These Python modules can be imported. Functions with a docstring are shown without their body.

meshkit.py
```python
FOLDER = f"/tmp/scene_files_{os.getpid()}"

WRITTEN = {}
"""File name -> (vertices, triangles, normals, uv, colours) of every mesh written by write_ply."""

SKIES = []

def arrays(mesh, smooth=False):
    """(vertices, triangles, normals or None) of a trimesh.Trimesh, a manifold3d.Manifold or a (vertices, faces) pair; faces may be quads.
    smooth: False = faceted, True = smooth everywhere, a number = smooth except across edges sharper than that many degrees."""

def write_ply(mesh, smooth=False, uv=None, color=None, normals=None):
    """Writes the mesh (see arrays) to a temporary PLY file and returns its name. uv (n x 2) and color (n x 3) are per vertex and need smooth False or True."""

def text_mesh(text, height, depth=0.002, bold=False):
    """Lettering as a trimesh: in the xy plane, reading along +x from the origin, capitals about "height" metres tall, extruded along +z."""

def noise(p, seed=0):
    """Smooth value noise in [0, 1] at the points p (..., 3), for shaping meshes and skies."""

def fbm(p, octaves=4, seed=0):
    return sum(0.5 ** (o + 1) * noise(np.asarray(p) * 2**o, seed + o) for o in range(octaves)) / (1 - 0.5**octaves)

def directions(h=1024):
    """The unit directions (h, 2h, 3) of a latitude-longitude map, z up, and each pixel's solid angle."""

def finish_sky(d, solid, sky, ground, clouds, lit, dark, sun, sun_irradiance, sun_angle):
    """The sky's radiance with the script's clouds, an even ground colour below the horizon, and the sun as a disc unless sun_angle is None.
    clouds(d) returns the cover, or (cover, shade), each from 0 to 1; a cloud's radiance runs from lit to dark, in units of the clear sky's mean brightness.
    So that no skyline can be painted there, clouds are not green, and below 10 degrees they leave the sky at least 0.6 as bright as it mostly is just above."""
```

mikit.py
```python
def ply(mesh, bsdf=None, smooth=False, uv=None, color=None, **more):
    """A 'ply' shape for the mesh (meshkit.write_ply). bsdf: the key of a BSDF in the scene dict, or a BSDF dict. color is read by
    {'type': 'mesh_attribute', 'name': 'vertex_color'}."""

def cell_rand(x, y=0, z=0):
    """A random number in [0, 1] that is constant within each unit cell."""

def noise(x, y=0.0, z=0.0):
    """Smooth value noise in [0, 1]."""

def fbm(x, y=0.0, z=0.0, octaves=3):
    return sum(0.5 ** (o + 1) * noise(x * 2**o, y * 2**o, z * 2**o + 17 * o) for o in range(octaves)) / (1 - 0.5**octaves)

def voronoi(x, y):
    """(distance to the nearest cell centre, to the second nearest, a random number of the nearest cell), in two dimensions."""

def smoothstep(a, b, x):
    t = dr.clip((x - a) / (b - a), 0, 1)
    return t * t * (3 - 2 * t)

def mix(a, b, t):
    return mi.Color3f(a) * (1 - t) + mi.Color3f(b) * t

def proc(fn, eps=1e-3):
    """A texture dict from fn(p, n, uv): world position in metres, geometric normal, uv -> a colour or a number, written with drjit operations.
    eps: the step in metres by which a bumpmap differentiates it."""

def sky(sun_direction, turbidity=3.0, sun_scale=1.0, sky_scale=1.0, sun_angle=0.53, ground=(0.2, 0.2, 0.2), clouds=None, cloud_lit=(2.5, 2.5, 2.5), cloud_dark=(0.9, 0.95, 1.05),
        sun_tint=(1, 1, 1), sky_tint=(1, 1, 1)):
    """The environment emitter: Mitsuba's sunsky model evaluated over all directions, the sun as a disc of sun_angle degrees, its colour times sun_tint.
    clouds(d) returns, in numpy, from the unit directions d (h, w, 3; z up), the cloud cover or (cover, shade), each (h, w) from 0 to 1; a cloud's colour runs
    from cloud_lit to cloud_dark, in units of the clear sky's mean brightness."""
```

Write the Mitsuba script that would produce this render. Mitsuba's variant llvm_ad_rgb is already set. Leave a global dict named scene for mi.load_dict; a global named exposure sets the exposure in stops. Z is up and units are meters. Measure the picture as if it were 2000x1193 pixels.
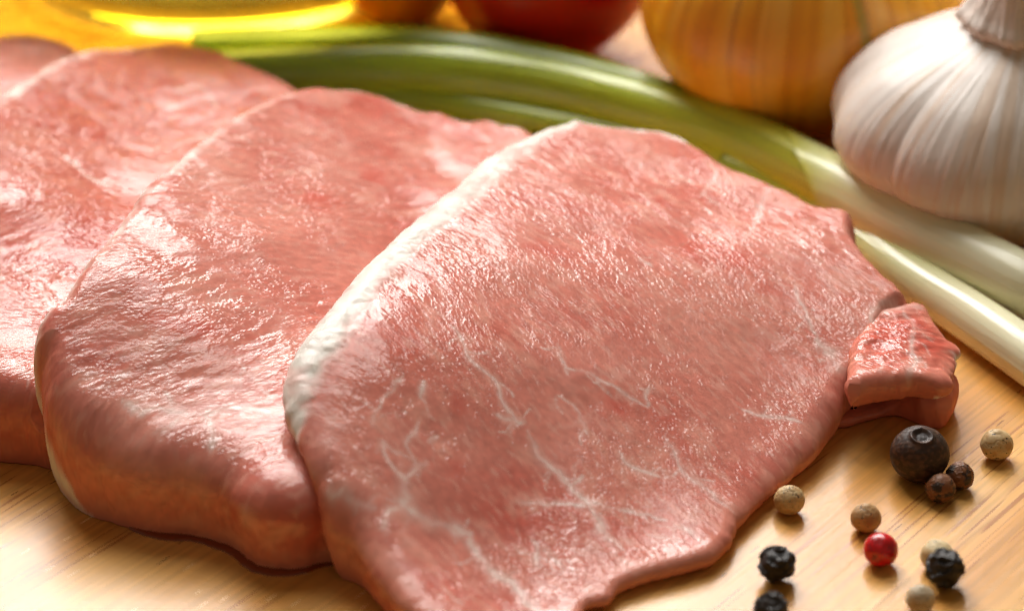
import math
import numpy as np
import trimesh
import drjit as dr
import mitsuba as mi
import mikit
import meshkit
from scipy.spatial import cKDTree, Delaunay
from scipy.ndimage import gaussian_filter1d

T = mi.ScalarTransform4f
scene, labels = {}, {}
MM = 1e-3

# ------------------------------------------------------------------ camera, lamps, exposure
EYE = [0.0, -0.44147, 0.23474]
exposure = 0.0
scene['camera'] = {'type': 'thinlens', 'fov': 17.0615, 'fov_axis': 'x', 'near_clip': 0.02, 'far_clip': 20.0,
                   'aperture_radius': 0.0040, 'focus_distance': 0.460,
                   'to_world': T().look_at(origin=EYE, target=[0, 0, 0], up=[0, 0, 1])}


def lamp(key, az, el, dist, w, h, power, label, target=(0, 0.0, 0.01)):
    """A studio softbox: a glowing rectangle standing at this bearing (degrees left of straight behind) and height, facing the food."""
    a, e = math.radians(az), math.radians(el)
    t = np.array(target)
    pos = t + dist * np.array([-math.sin(a) * math.cos(e), math.cos(a) * math.cos(e), math.sin(e)])
    scene[key] = {'type': 'rectangle', 'to_world': T().look_at(origin=pos.tolist(), target=t.tolist(), up=[0, 0, 1]) @ T().scale([w / 2, h / 2, 1]),
                  'emitter': {'type': 'area', 'radiance': {'type': 'rgb', 'value': power}}, 'bsdf': {'type': 'diffuse', 'reflectance': {'type': 'rgb', 'value': [0.8, 0.8, 0.8]}}}
    labels[key] = {'label': label, 'category': 'lamp'}


lamp('softbox_lamp', 12, 40, 0.95, 0.62, 0.42, [17.2, 16.7, 16.0], 'large studio softbox shining from behind the pork on the left')
lamp('overhead_softbox', 2, 63, 1.0, 0.62, 0.34, [6.2, 6.0, 5.7], 'smaller studio softbox shining from above the pork')
scene['room_light'] = {'type': 'constant', 'radiance': {'type': 'rgb', 'value': [0.15, 0.118, 0.08]}}

# ------------------------------------------------------------------ helpers


def tag(key, label=None, category=None, group=None, kind=None):
    d = {k: v for k, v in (('label', label), ('category', category), ('group', group), ('kind', kind)) if v}
    labels[key] = {**labels.get(key, {}), **d}


def normals_of(v, f):
    n = np.zeros_like(v)
    c = np.cross(v[f[:, 1]] - v[f[:, 0]], v[f[:, 2]] - v[f[:, 0]])
    for k in range(3):
        np.add.at(n, f[:, k], c)
    return n / np.maximum(np.linalg.norm(n, axis=1, keepdims=True), 1e-20)


def add(key, v, f, bsdf, color=None, uv=None, n=None):
    """One smooth mesh as one entry, vertices in millimetres."""
    v = np.asarray(v, float)
    n = normals_of(v, f) if n is None else n
    used, inv = np.unique(f, return_inverse=True)
    pick = lambda a: None if a is None else np.asarray(a)[used]
    uv = v[:, :2] * MM if uv is None else uv
    path = meshkit.write_ply((v[used] * MM, inv.reshape(f.shape)), False, pick(uv), pick(color), normals=pick(n))
    scene[key] = {'type': 'ply', 'filename': path, 'face_normals': False, 'bsdf': {'type': 'ref', 'id': bsdf}}


def catmull(p, step, closed=True):
    """A smooth curve through the rows of p (first two or three columns are the place), sampled every step."""
    p = np.asarray(p, float)
    q = np.vstack([p[-1], p, p[:2]]) if closed else np.vstack([2 * p[0] - p[1], p, 2 * p[-1] - p[-2]])
    out = []
    for i in range(1, len(q) - 2):
        a, b, c, d = q[i - 1:i + 3]
        t = np.linspace(0, 1, 24, endpoint=False)[:, None]
        out.append(0.5 * (2 * b + (c - a) * t + (2 * a - 5 * b + 4 * c - d) * t**2 + (3 * b - a - 3 * c + d) * t**3))
    out.append(q[1:2] if closed else q[-2:-1])
    out = np.vstack(out)
    s = np.concatenate([[0], np.cumsum(np.linalg.norm(np.diff(out[:, :2 if p.shape[1] != 3 else 3], axis=0), axis=1))])
    m = max(8, int(s[-1] / step))
    at = np.linspace(0, s[-1], m, endpoint=not closed)
    return np.stack([np.interp(at, s, out[:, k]) for k in range(p.shape[1])], 1)


def inside(poly, p):
    x, y = p[:, 0], p[:, 1]
    c = np.zeros(len(p), bool)
    a, b = poly, np.roll(poly, -1, 0)
    for (x1, y1), (x2, y2) in zip(a, b):
        if y1 != y2:
            c ^= ((y1 > y) != (y2 > y)) & (x < (x2 - x1) * (y - y1) / (y2 - y1) + x1)
    return c


def fbm2(x, y, octaves=4, seed=0, z=0.0):
    return meshkit.fbm(np.stack([x, y, np.zeros_like(x) + z + 0.37 + 7.1 * seed], -1), octaves, seed)


def smooth01(a, b, x):
    t = np.clip((x - a) / (b - a), 0, 1)
    return t * t * (3 - 2 * t)


def blend(c, d, t):
    return c * (1 - t[:, None]) + np.asarray(d, float) * t[:, None]


def ramp(a, b, x):
    t = np.clip((np.asarray(x, float) - a) / (b - a), 0, 1)
    return t * t * (3 - 2 * t)

def top_1(x, y): return 13 + 9.5 * ramp(45, -28, x) * ramp(-88, -44, y) - 10.8 * ramp(22, 76, 0.38 * np.asarray(x) - 0.92 * np.asarray(y)) * (0.3 + 0.7 * ramp(-28, 6, x)) + 1.5 * ramp(-60, 0, y)
def top_2(x, y): return 12.5 + 11.5 * ramp(-10, -60, x) * ramp(-70, -30, y) + 2.0 * ramp(-60, 10, y) * ramp(0, -30, x) - 3.5 * ramp(-26, -8, x) * ramp(12, -16, y)
def top_3(x, y): return 12.5 + 12 * ramp(-52, -98, x) * ramp(-56, 0, y) + 2.0 * ramp(-40, 20, y) * ramp(-40, -70, x)
def top_4(x, y): return 13 + 10 * ramp(-90, -135, x) + 0 * np.asarray(y, float)
def top_flap(x, y): return 10.6 - 2.4 * ramp(53, 64, x) + 0 * np.asarray(y, float)
def top_curl(x, y): return 6.0 + 0 * np.asarray(x, float) + 0 * np.asarray(y, float)


# ------------------------------------------------------------------ materials
VC = {'type': 'mesh_attribute', 'name': 'vertex_color'}


def shiny(rough, spec=0.5, coat=0.0, coat_gloss=0.9, color=VC, **more):
    return {'type': 'principled', 'base_color': color, 'roughness': rough, 'specular': spec, 'clearcoat': coat, 'clearcoat_gloss': coat_gloss, **more}


def bumped(fn, bsdf, eps):
    return {'type': 'bumpmap', 'arbitrary': mikit.proc(fn, eps), 'scale': 1.0, 'bsdf': bsdf}


SHARE = 0.25      # share of the wet film in the meat's blend; the matte body's colours are divided by the rest


def meat_film(deg, gain, swell=0.24):
    """The wet film's relief: fibres along the grain, broken up into rough and smooth patches."""
    ca, sa = math.cos(math.radians(deg)), math.sin(math.radians(deg))

    def relief(p, n, uv):
        x, y, z = p.x * 1000, p.y * 1000, p.z * 1000
        wx = x + 2.4 * mikit.noise(x * 0.11, y * 0.11, 4.0)
        wy = y + 2.4 * mikit.noise(x * 0.11 + 9, y * 0.11, 8.0)
        u, v = wx * ca + wy * sa, -wx * sa + wy * ca
        a = mikit.noise(u * 0.75, v * 2.1, z * 1.2)
        b = mikit.noise(u * 2.3 + 7, v * 4.4, z * 3.0)
        c = mikit.noise(u * 0.33, v * 0.8 + 5, z * 0.7)
        m = 0.30 + 0.95 * mikit.smoothstep(0.36, 0.64, mikit.fbm(x * 0.15 + 5, y * 0.17, 0.5, 2))
        k = mikit.smoothstep(0.38, 0.68, mikit.fbm(x * 0.09 + 2, y * 0.10 + 7, 0.5, 2))
        return gain * ((0.105 * a + 0.085 * b) * m + swell * (0.35 + 0.9 * k) * c) * 1e-3
    return relief


def wet(p, n, uv):
    x, y = p.x * 1000, p.y * 1000
    return 0.09 + 0.15 * mikit.smoothstep(0.35, 0.7, mikit.fbm(x * 0.16 + 3, y * 0.19, 0.0, 3))


WET, FATTY = mikit.proc(wet), {'type': 'rgb', 'value': [0.0, 0.0, 0.0]}
for name, deg, gain, swell in (('meat_a', -50, 1.1, 0.07), ('meat_b', 33, 1.15, 0.14), ('meat_c', 30, 1.1, 0.14)):
    scene[name] = {'type': 'blendbsdf', 'weight': SHARE, 'body': {'type': 'diffuse', 'reflectance': VC},
                   'film': bumped(meat_film(deg, gain, swell), {'type': 'principled', 'base_color': FATTY, 'roughness': WET, 'eta': 2.2}, 6e-5)}
scene['fat'] = {'type': 'blendbsdf', 'weight': SHARE, 'body': {'type': 'diffuse', 'reflectance': VC},
                'film': bumped(meat_film(20, 0.8), {'type': 'principled', 'base_color': FATTY, 'roughness': 0.34, 'eta': 2.0}, 6e-5)}


def wood_color(p, n, uv):
    x, y = p.x * 1000, p.y * 1000
    ca, sa = math.cos(math.radians(54)), math.sin(math.radians(54))
    u, v = x * ca + y * sa, -x * sa + y * ca
    wob = 1.6 * mikit.noise(u * 0.018, v * 0.05, 3.0)
    v = v + wob
    broad = mikit.fbm(u * 0.006, v * 0.10, 1.0, 3)
    fine = mikit.noise(u * 0.05, v * 1.9, 5.0)
    hair = mikit.noise(u * 0.16, v * 5.0, 9.0)
    pore = mikit.smoothstep(0.70, 0.88, mikit.noise(u * 0.085, v * 2.6, 21.0)) * mikit.smoothstep(0.40, 0.62, mikit.noise(u * 0.02, v * 0.16, 31.0))
    c = mikit.mix([0.56, 0.255, 0.05], [0.69, 0.38, 0.11], mikit.smoothstep(0.25, 0.75, broad))
    c = c * (0.86 + 0.22 * fine) * (0.93 + 0.12 * hair)
    c = mikit.mix(c, [0.36, 0.125, 0.03], 0.8 * pore)
    # short ray flecks and a few dark pits, one to a cell
    fu, fv = u / 7.5 + 0.37 * dr.floor(v / 1.15), v / 1.15
    r = mikit.cell_rand(dr.floor(fu), dr.floor(fv), 2)
    du = dr.abs(fu - dr.floor(fu) - 0.5) * 7.5 / (0.55 + 0.9 * mikit.cell_rand(dr.floor(fu), dr.floor(fv), 5))
    dv = dr.abs(fv - dr.floor(fv) - 0.5) * 1.15 / 0.13
    spot = 1 - mikit.smoothstep(0.6, 1.1, du * du + dv * dv)
    left = mikit.smoothstep(5, -15, x)
    c = mikit.mix(c, [0.80, 0.55, 0.28], 0.8 * spot * dr.select(r < 0.22, 1.0, 0.0) * left)
    c = mikit.mix(c, [0.20, 0.07, 0.02], 0.8 * spot * dr.select(r > 0.955, 1.0, 0.0))
    return c


def wood_bump(p, n, uv):
    x, y = p.x * 1000, p.y * 1000
    ca, sa = math.cos(math.radians(54)), math.sin(math.radians(54))
    u, v = x * ca + y * sa, -x * sa + y * ca
    return (0.012 * mikit.noise(u * 0.12, v * 2.2, 2.0) + 0.006 * mikit.noise(u * 0.3, v * 6.0, 4.0)) * 1e-3


scene['board_wood'] = bumped(wood_bump, shiny(0.30, 0.4, color=mikit.proc(wood_color)), 8e-5)
scene['table_wood'] = {'type': 'principled', 'base_color': {'type': 'rgb', 'value': [0.16, 0.09, 0.05]}, 'roughness': 0.5}
scene['leaf'] = shiny(0.26, 0.5, 0.5, 0.85)
scene['garlic_skin'] = shiny(0.42, 0.45)
scene['onion_skin'] = shiny(0.28, 0.5)
scene['tomato_skin'] = shiny(0.14, 0.3, 0.2, 0.95)
scene['dry_skin'] = shiny(0.55, 0.4)
scene['glossy_skin'] = shiny(0.22, 0.5, 0.4)
scene['juice'] = shiny(0.06, 0.6)
scene['clear_glass'] = {'type': 'dielectric', 'int_ior': 1.5, 'ext_ior': 1.0}
scene['oil_in_glass'] = {'type': 'dielectric', 'int_ior': 1.47, 'ext_ior': 1.5, 'specular_transmittance': {'type': 'rgb', 'value': [0.98, 0.86, 0.13]}}
scene['oil_top'] = {'type': 'dielectric', 'int_ior': 1.47, 'ext_ior': 1.0}

# ------------------------------------------------------------------ table and board
tb = trimesh.creation.box([3.0, 3.0, 0.04])
tb.apply_translation([0, 0.5, -0.0455])
scene['tabletop'] = mikit.ply(tb, 'table_wood')
tag('tabletop', kind='structure')


def slab(x0, x1, y0, y1, z0, z1, r=12.0, c=2.0):
    import shapely.geometry as sg
    b = sg.box(x0 + r, y0 + r, x1 - r, y1 - r)
    rings = []
    for inset, z in ((c, z0), (0, z0 + c), (0, z1 - c), (0.3 * c, z1 - 0.3 * c), (c, z1)):
        rings.append(np.array([(x, y, z) for x, y in b.buffer(r - inset, quad_segs=12).exterior.coords[:-1]]))
    m = len(rings[0])
    v = np.vstack(rings)
    f = []
    for k in range(len(rings) - 1):
        for i in range(m):
            j = (i + 1) % m
            f += [(k * m + i, k * m + j, (k + 1) * m + j), (k * m + i, (k + 1) * m + j, (k + 1) * m + i)]
    top = len(v)
    v = np.vstack([v, [[(x0 + x1) / 2, (y0 + y1) / 2, z1], [(x0 + x1) / 2, (y0 + y1) / 2, z0]]])
    for i in range(m):
        f += [((len(rings) - 1) * m + i, (len(rings) - 1) * m + (i + 1) % m, top), ((i + 1) % m, i, top + 1)]
    return v, np.array(f)


v, f = slab(-260, 230, -170, 300, -25, 0)
bm = trimesh.Trimesh(v * MM, f, process=False)
trimesh.repair.fix_normals(bm)
scene['cutting_board'] = mikit.ply(bm, 'board_wood', smooth=30)
tag('cutting_board', 'golden brown wooden cutting board with diagonal grain under all the food', 'cutting board')

# ------------------------------------------------------------------ pork chops
LEAN = np.array([0.555, 0.185, 0.142])
FAT = np.array([0.78, 0.69, 0.63])


def chop(outline, height, step, below, veins, seed, thick=14.0, grain=(20, 2.6), relief=0.34, fat_all=0.0, lean=LEAN, sheen=0.0, streaks=None, wall_in=1.6, jag=0.45):
    """A slab of meat. OUTLINE rows: x, y, width of the rounded rim, width of the fat band (mm). HEIGHT(x, y): its top face. BELOW(xy): what it lies on."""
    b = catmull(outline, step)
    s = np.arange(len(b)) * step
    nrm = np.stack([np.gradient(b[:, 1]), -np.gradient(b[:, 0])], 1)
    nrm /= np.linalg.norm(nrm, axis=1, keepdims=True) + 1e-9
    nrm *= np.sign(np.sum(b[:, 0] * np.roll(b[:, 1], -1) - np.roll(b[:, 0], -1) * b[:, 1]))
    wob = (fbm2(s / 5.5, s * 0 + 3, 3, seed) - 0.5) * 2.2 * jag + (fbm2(s / 1.6, s * 0 + 9, 2, seed) - 0.5) * 1.0 * jag
    wob *= smooth01(0, 4, s) * smooth01(0, 4, s[-1] - s)
    ring = b[:, :2] + nrm * wob[:, None]
    lo, hi = ring.min(0), ring.max(0)
    gx, gy = np.meshgrid(np.arange(lo[0], hi[0], step), np.arange(lo[1], hi[1], step * 0.866))
    gx = gx + (np.arange(gx.shape[0]) % 2)[:, None] * step / 2
    rng = np.random.default_rng(seed)
    gp = np.stack([gx.ravel(), gy.ravel()], 1) + rng.uniform(-0.12, 0.12, (gx.size, 2)) * step
    dense = np.vstack([ring + (np.roll(ring, -1, 0) - ring) * t for t in (0, 0.25, 0.5, 0.75)])
    which = np.tile(np.arange(len(ring)), 4)
    gp = gp[inside(ring, gp)]
    tree = cKDTree(dense)
    d, at = tree.query(gp)
    keep = d > 0.55 * step
    gp, d, at = gp[keep], d[keep], at[keep]
    p = np.vstack([ring, gp])
    dist = np.concatenate([np.zeros(len(ring)), d])
    near = np.concatenate([np.arange(len(ring)), which[at]])
    foot = np.vstack([ring, dense[at]])
    tri = Delaunay(p).simplices
    cen = p[tri].mean(1)
    tri = tri[inside(ring, cen)]
    e1, e2 = p[tri[:, 1]] - p[tri[:, 0]], p[tri[:, 2]] - p[tri[:, 0]]
    turn = e1[:, 0] * e2[:, 1] - e1[:, 1] * e2[:, 0]
    tri = tri[np.abs(turn) > 1e-7]
    turn = turn[np.abs(turn) > 1e-7]
    tri[turn < 0] = tri[turn < 0][:, ::-1]
    # the rim's profile: from the foot of the wall, over a bulge, to the flat top
    D = gaussian_filter1d(b[:, 2], 2.0 / step, mode='wrap')[near]
    F = gaussian_filter1d(b[:, 3], 1.5 / step, mode='wrap')[near]
    prof = np.array([(wall_in, 1.0), (0.55 * wall_in, 0.86), (0.12 * wall_in, 0.62), (0.0, 0.42)])
    th = np.linspace(0, np.pi / 2, 14)[1:]
    arc = np.stack([1 - np.cos(th), 0.42 * (1 - np.sin(th))], 1)
    # inset is in mm for the wall, a share of D for the arc
    seg = np.concatenate([np.linspace(0, 0.45, len(prof)), np.linspace(0.45, 1, len(arc) + 1)[1:]])
    share = np.clip(dist / D, 0, 1)
    wall_part = np.interp(share, seg, np.concatenate([prof[:, 0], np.zeros(len(arc))]))
    arc_part = np.interp(share, seg, np.concatenate([np.zeros(len(prof)), arc[:, 0]])) * D
    drop = np.interp(share, seg, np.concatenate([prof[:, 1], arc[:, 1]]))
    inset = np.where(dist < D, wall_part + arc_part, dist)
    dirn = np.where(dist[:, None] > 1e-6, (p - foot) / np.maximum(dist[:, None], 1e-6), -nrm[near])
    q = foot + dirn * inset[:, None]
    base = below(ring)
    base = gaussian_filter1d(base, 1.2 / step, mode='wrap')
    top0 = height(q[:, 0], q[:, 1])
    bz = base[near]
    z = top0 - drop * (top0 - bz)
    v = np.column_stack([q, z])
    n = normals_of(v, tri)
    # relief: broad swells, fibre bundles along the grain, small wet pimples
    ang, ratio = math.radians(grain[0]), grain[1]
    wx, wy = q[:, 0] + 5 * (fbm2(q[:, 0] / 22, q[:, 1] / 22, 2, seed + 5) - .5), q[:, 1] + 5 * (fbm2(q[:, 0] / 22, q[:, 1] / 22, 2, seed + 6) - .5)
    u, w = wx * math.cos(ang) + wy * math.sin(ang), -wx * math.sin(ang) + wy * math.cos(ang)
    swell = fbm2(q[:, 0] / 17, q[:, 1] / 17, 2, seed) - 0.5
    patch = smooth01(0.36, 0.62, fbm2(q[:, 0] / 12, q[:, 1] / 12, 2, seed + 2))
    bundle = fbm2(u / (1.5 * ratio), w / 1.5, 3, seed + 1, z / 2.5) - 0.5
    pimple = fbm2(u / 1.15, w / 0.8, 2, seed + 3, z / 1.0) - 0.5
    rise = 1.5 * swell + relief * (0.55 + 0.9 * patch) * (1.0 * bundle + 0.10 * pimple)
        # colours: lean meat, marbling, fat rim
    c = np.tile(lean, (len(q), 1))
    big = fbm2(q[:, 0] / 14, q[:, 1] / 14, 3, seed + 11)
    c = blend(c, lean * [0.88, 0.58, 0.55], smooth01(0.48, 0.75, big))
    c = blend(c, lean * [1.10, 1.28, 1.28], 0.8 * smooth01(0.52, 0.25, big))
    mid = fbm2(u / 5, w / 2.2, 3, seed + 12, z / 3.0)
    c = blend(c, lean * [1.15, 1.5, 1.5], 0.75 * smooth01(0.52, 0.78, mid))
    fine = fbm2(u / 1.3, w / 0.5, 2, seed + 13, z / 0.7)
    speck = fbm2(q[:, 0] / 0.8, q[:, 1] / 0.8, 2, seed + 14, z / 0.8)
    c = c * (0.74 + 0.28 * fine + 0.26 * speck)[:, None]
    net = np.minimum(np.abs(fbm2(u / 10, w / 6.5, 3, seed + 15) - 0.5), np.abs(fbm2(u / 7 + 40, w / 9, 3, seed + 16) - 0.47) * 1.3)
    netmask = (1 - smooth01(0.0, 0.04, net)) * smooth01(0.42, 0.62, fbm2(q[:, 0] / 9, q[:, 1] / 9, 2, seed + 17))
    c = blend(c, FAT * [0.98, 0.80, 0.74], 0.12 * netmask)
    jx, jy = (fbm2(q[:, 0] / 2.2, q[:, 1] / 2.2, 4, seed + 18) - .5) * 2.2, (fbm2(q[:, 0] / 2.2, q[:, 1] / 2.2, 4, seed + 19) - .5) * 2.2
    pj = q + np.stack([jx, jy], 1)
    fatness = np.zeros(len(q))
    vr = np.random.default_rng(seed + 99)
    twigs = []
    for width, path in veins:
        P = np.array(path)
        for _ in range(int(1 + np.linalg.norm(np.diff(P, axis=0), axis=1).sum() / 4.0)):
            k0 = vr.integers(0, len(P) - 1)
            st = P[k0] + (P[k0 + 1] - P[k0]) * vr.uniform()
            d0 = math.atan2(*(P[k0 + 1] - P[k0])[::-1]) + vr.choice([-1, 1]) * vr.uniform(0.4, 1.3)
            ln = vr.uniform(1.2, 4.5)
            d1 = d0 + vr.normal(0, 0.5)
            mid_ = st + 0.5 * ln * np.array([math.cos(d0), math.sin(d0)])
            twigs.append((vr.uniform(0.16, 0.30), [tuple(st), tuple(mid_), tuple(mid_ + 0.5 * ln * np.array([math.cos(d1), math.sin(d1)]))]))
    for width, path in list(veins) + twigs:
        line = catmull(np.array(path), 0.25, False)
        ll = np.linspace(0, 1, len(line))
        dd, ii = cKDTree(line).query(pj)
        wd = width * (0.55 + 0.9 * fbm2(line[:, 0] / 3.5, line[:, 1] / 3.5, 2, seed + 21))[ii] * (0.45 + 0.55 * smooth01(0, 0.12, np.minimum(ll, 1 - ll)))[ii]
        fatness = np.maximum(fatness, np.maximum(0.5 * (1 - smooth01(0.0, 1.7 * wd, dd)), 1 - smooth01(0.1 * wd, 0.85 * wd, dd)) * (0.6 + 0.3 * min(1, width)) * (0.60 + 0.7 * smooth01(0.3, 0.6, fbm2(line[:, 0] / 2.2, line[:, 1] / 2.2, 2, seed + 22)))[ii])
    fatness *= smooth01(0.25, 0.7, share)
    fatness = np.clip(fatness, 0, 1)
    c = blend(c, FAT, 0.58 * fatness)
    rise += 0.0 * fatness
    pale_fib = fbm2(u / 2.6, w / 0.55, 3, seed + 41, z / 1.5)
    c = blend(c, lean * [1.18, 1.75, 1.85], 0.55 * smooth01(0.55, 0.72, pale_fib))
    blood = fbm2(q[:, 0] / 7, q[:, 1] / 7, 3, seed + 42)
    c = blend(c, lean * [0.98, 0.50, 0.46], 0.6 * smooth01(0.63, 0.80, blood))
    side = smooth01(0.80, 0.40, share)
    along = s[near] + 0.8 * z
    c = blend(c, c * [1.0, 0.87, 0.70], side)
    c = c * (1 + side * 0.55 * (fbm2(along / 0.7, z / 5.0, 3, seed + 34) - 0.5))[:, None]
    c = blend(c, lean * [1.25, 1.75, 1.5], 0.6 * side * smooth01(0.52, 0.75, fbm2(along / 3.2, z / 2.2, 3, seed + 35)))
    c = blend(c, lean * [0.80, 0.55, 0.50], 0.7 * side * smooth01(0.52, 0.75, fbm2(along / 6.0, z / 5.0, 3, seed + 36)))
    fat_edge = smooth01(1.22, 0.72, (dist + 2.2 * (fbm2(q[:, 0] / 3.0, q[:, 1] / 3.0, 4, seed + 23) - 0.5)) / np.maximum(F, 1e-3)) * (F > 0.05)
    c = blend(c, lean * [1.18, 1.45, 1.35], 0.6 * smooth01(3.0, 0.4, dist + 1.5 * (fbm2(q[:, 0] / 2.5, q[:, 1] / 2.5, 3, seed + 33, z / 2.5) - .5)))
    pale = blend(np.tile(FAT * [1.0, 0.95, 0.94], (len(q), 1)), FAT * [0.92, 0.72, 0.70], smooth01(0.45, 0.75, fbm2(q[:, 0] / 4, q[:, 1] / 4, 3, seed + 24, z / 2.0)))
    c = c * (1 - fat_edge[:, None]) + pale * fat_edge[:, None]
    rise = rise * (1 - 0.6 * fat_edge) + fat_edge * 0.5 * (fbm2(q[:, 0] / 1.6, q[:, 1] / 1.6, 3, seed + 26) - .5)
    face = smooth01(0, 0.2, share)
    v = v + n * (rise * (0.55 + 0.45 * face) * smooth01(0.0, 0.10, share))[:, None]
    v[:, 2] = np.maximum(v[:, 2], np.minimum(bz, 0.05) + 0.03)
    return dict(v=v, f=tri, c=np.clip(c / (1 - SHARE), 0.01, 0.95), fat=fat_edge, n=normals_of(v, tri), dist=dist)


def put_chop(key, m, bsdf, fat_part='fat_rim'):
    v, f, c, n = m['v'], m['f'], m['c'], m['n']
    is_fat = m['fat'][f].mean(1) > 0.5
    lean_f = f[~is_fat]
    add(key + '__lean_meat', v, lean_f, bsdf, c, n=n)
    if is_fat.sum() > 20:
        add(key + '__' + fat_part, v, f[is_fat], 'fat', c, n=n)


def resting_on(m, lift=0.25):
    tree = cKDTree(m['v'][:, :2])

    def below(xy):
        d, i = tree.query(xy, k=6)
        return np.where(d[:, 0] < 0.9, m['v'][:, 2][i].mean(1) - lift, 0.05)
    return below


def on_board(xy):
    return np.full(len(xy), 0.05)


# outlines: x, y on the top face, rim width, fat band width
OUT_4 = [(-103.4, 28.9, 4, 3.2), (-99.6, 58.0, 4, 3.2), (-91.6, 69.6, 4, 3.5999999999999996), (-83.6, 72.2, 4, 3.4000000000000004), (-78.7, 72.6, 4, 3.2), (-73.4, 70.5, 4, 3.2), (-68.3, 66.0, 4, 3.2), (-62.6, 58.6, 4, 2.2), (-59.0, 42.9, 4, 0), (-61.3, 19.0, 4, 0), (-68.1, -12.7, 4, 0), (-77.0, -30.9, 4, 0), (-90.2, -18.9, 4, 0), (-99.9, 4.4, 4, 0)]
OUT_3 = [(-80.5, 19.2, 3, 2.6), (-77.6, 30.9, 3, 2.8), (-74.8, 39.0, 3, 2.8), (-71.8, 46.5, 3, 2.8), (-68.6, 52.2, 3, 2.8), (-64.8, 57.7, 3, 2.8), (-60.1, 63.1, 3, 2.8), (-55.5, 66.7, 3, 2.6), (-50.6, 67.0, 3, 2.4), (-47.2, 66.0, 3, 2.3), (-43.7, 63.0, 3, 2.3), (-39.4, 59.3, 3, 2.2), (-35.8, 55.3, 3, 2.2), (-32.3, 50.6, 3, 2.0), (-28.5, 38.3, 3, 0), (-27.6, 20.1, 3, 0), (-32.4, -3.7, 4, 0), (-39.7, -24.0, 4, 0), (-48.0, -41.6, 5, 0), (-55.6, -40.9, 5, 0), (-60.3, -48.0, 5.5, 0), (-65.2, -47.4, 5.5, 0), (-71.6, -45.7, 5.5, 0), (-78.8, -39.5, 5, 0), (-86.8, -23.8, 5, 0), (-86.9, -22.3, 4, 2.0), (-86.7, -8.6, 3, 2.5), (-83.8, 5.8, 3, 2.5)]
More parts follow.
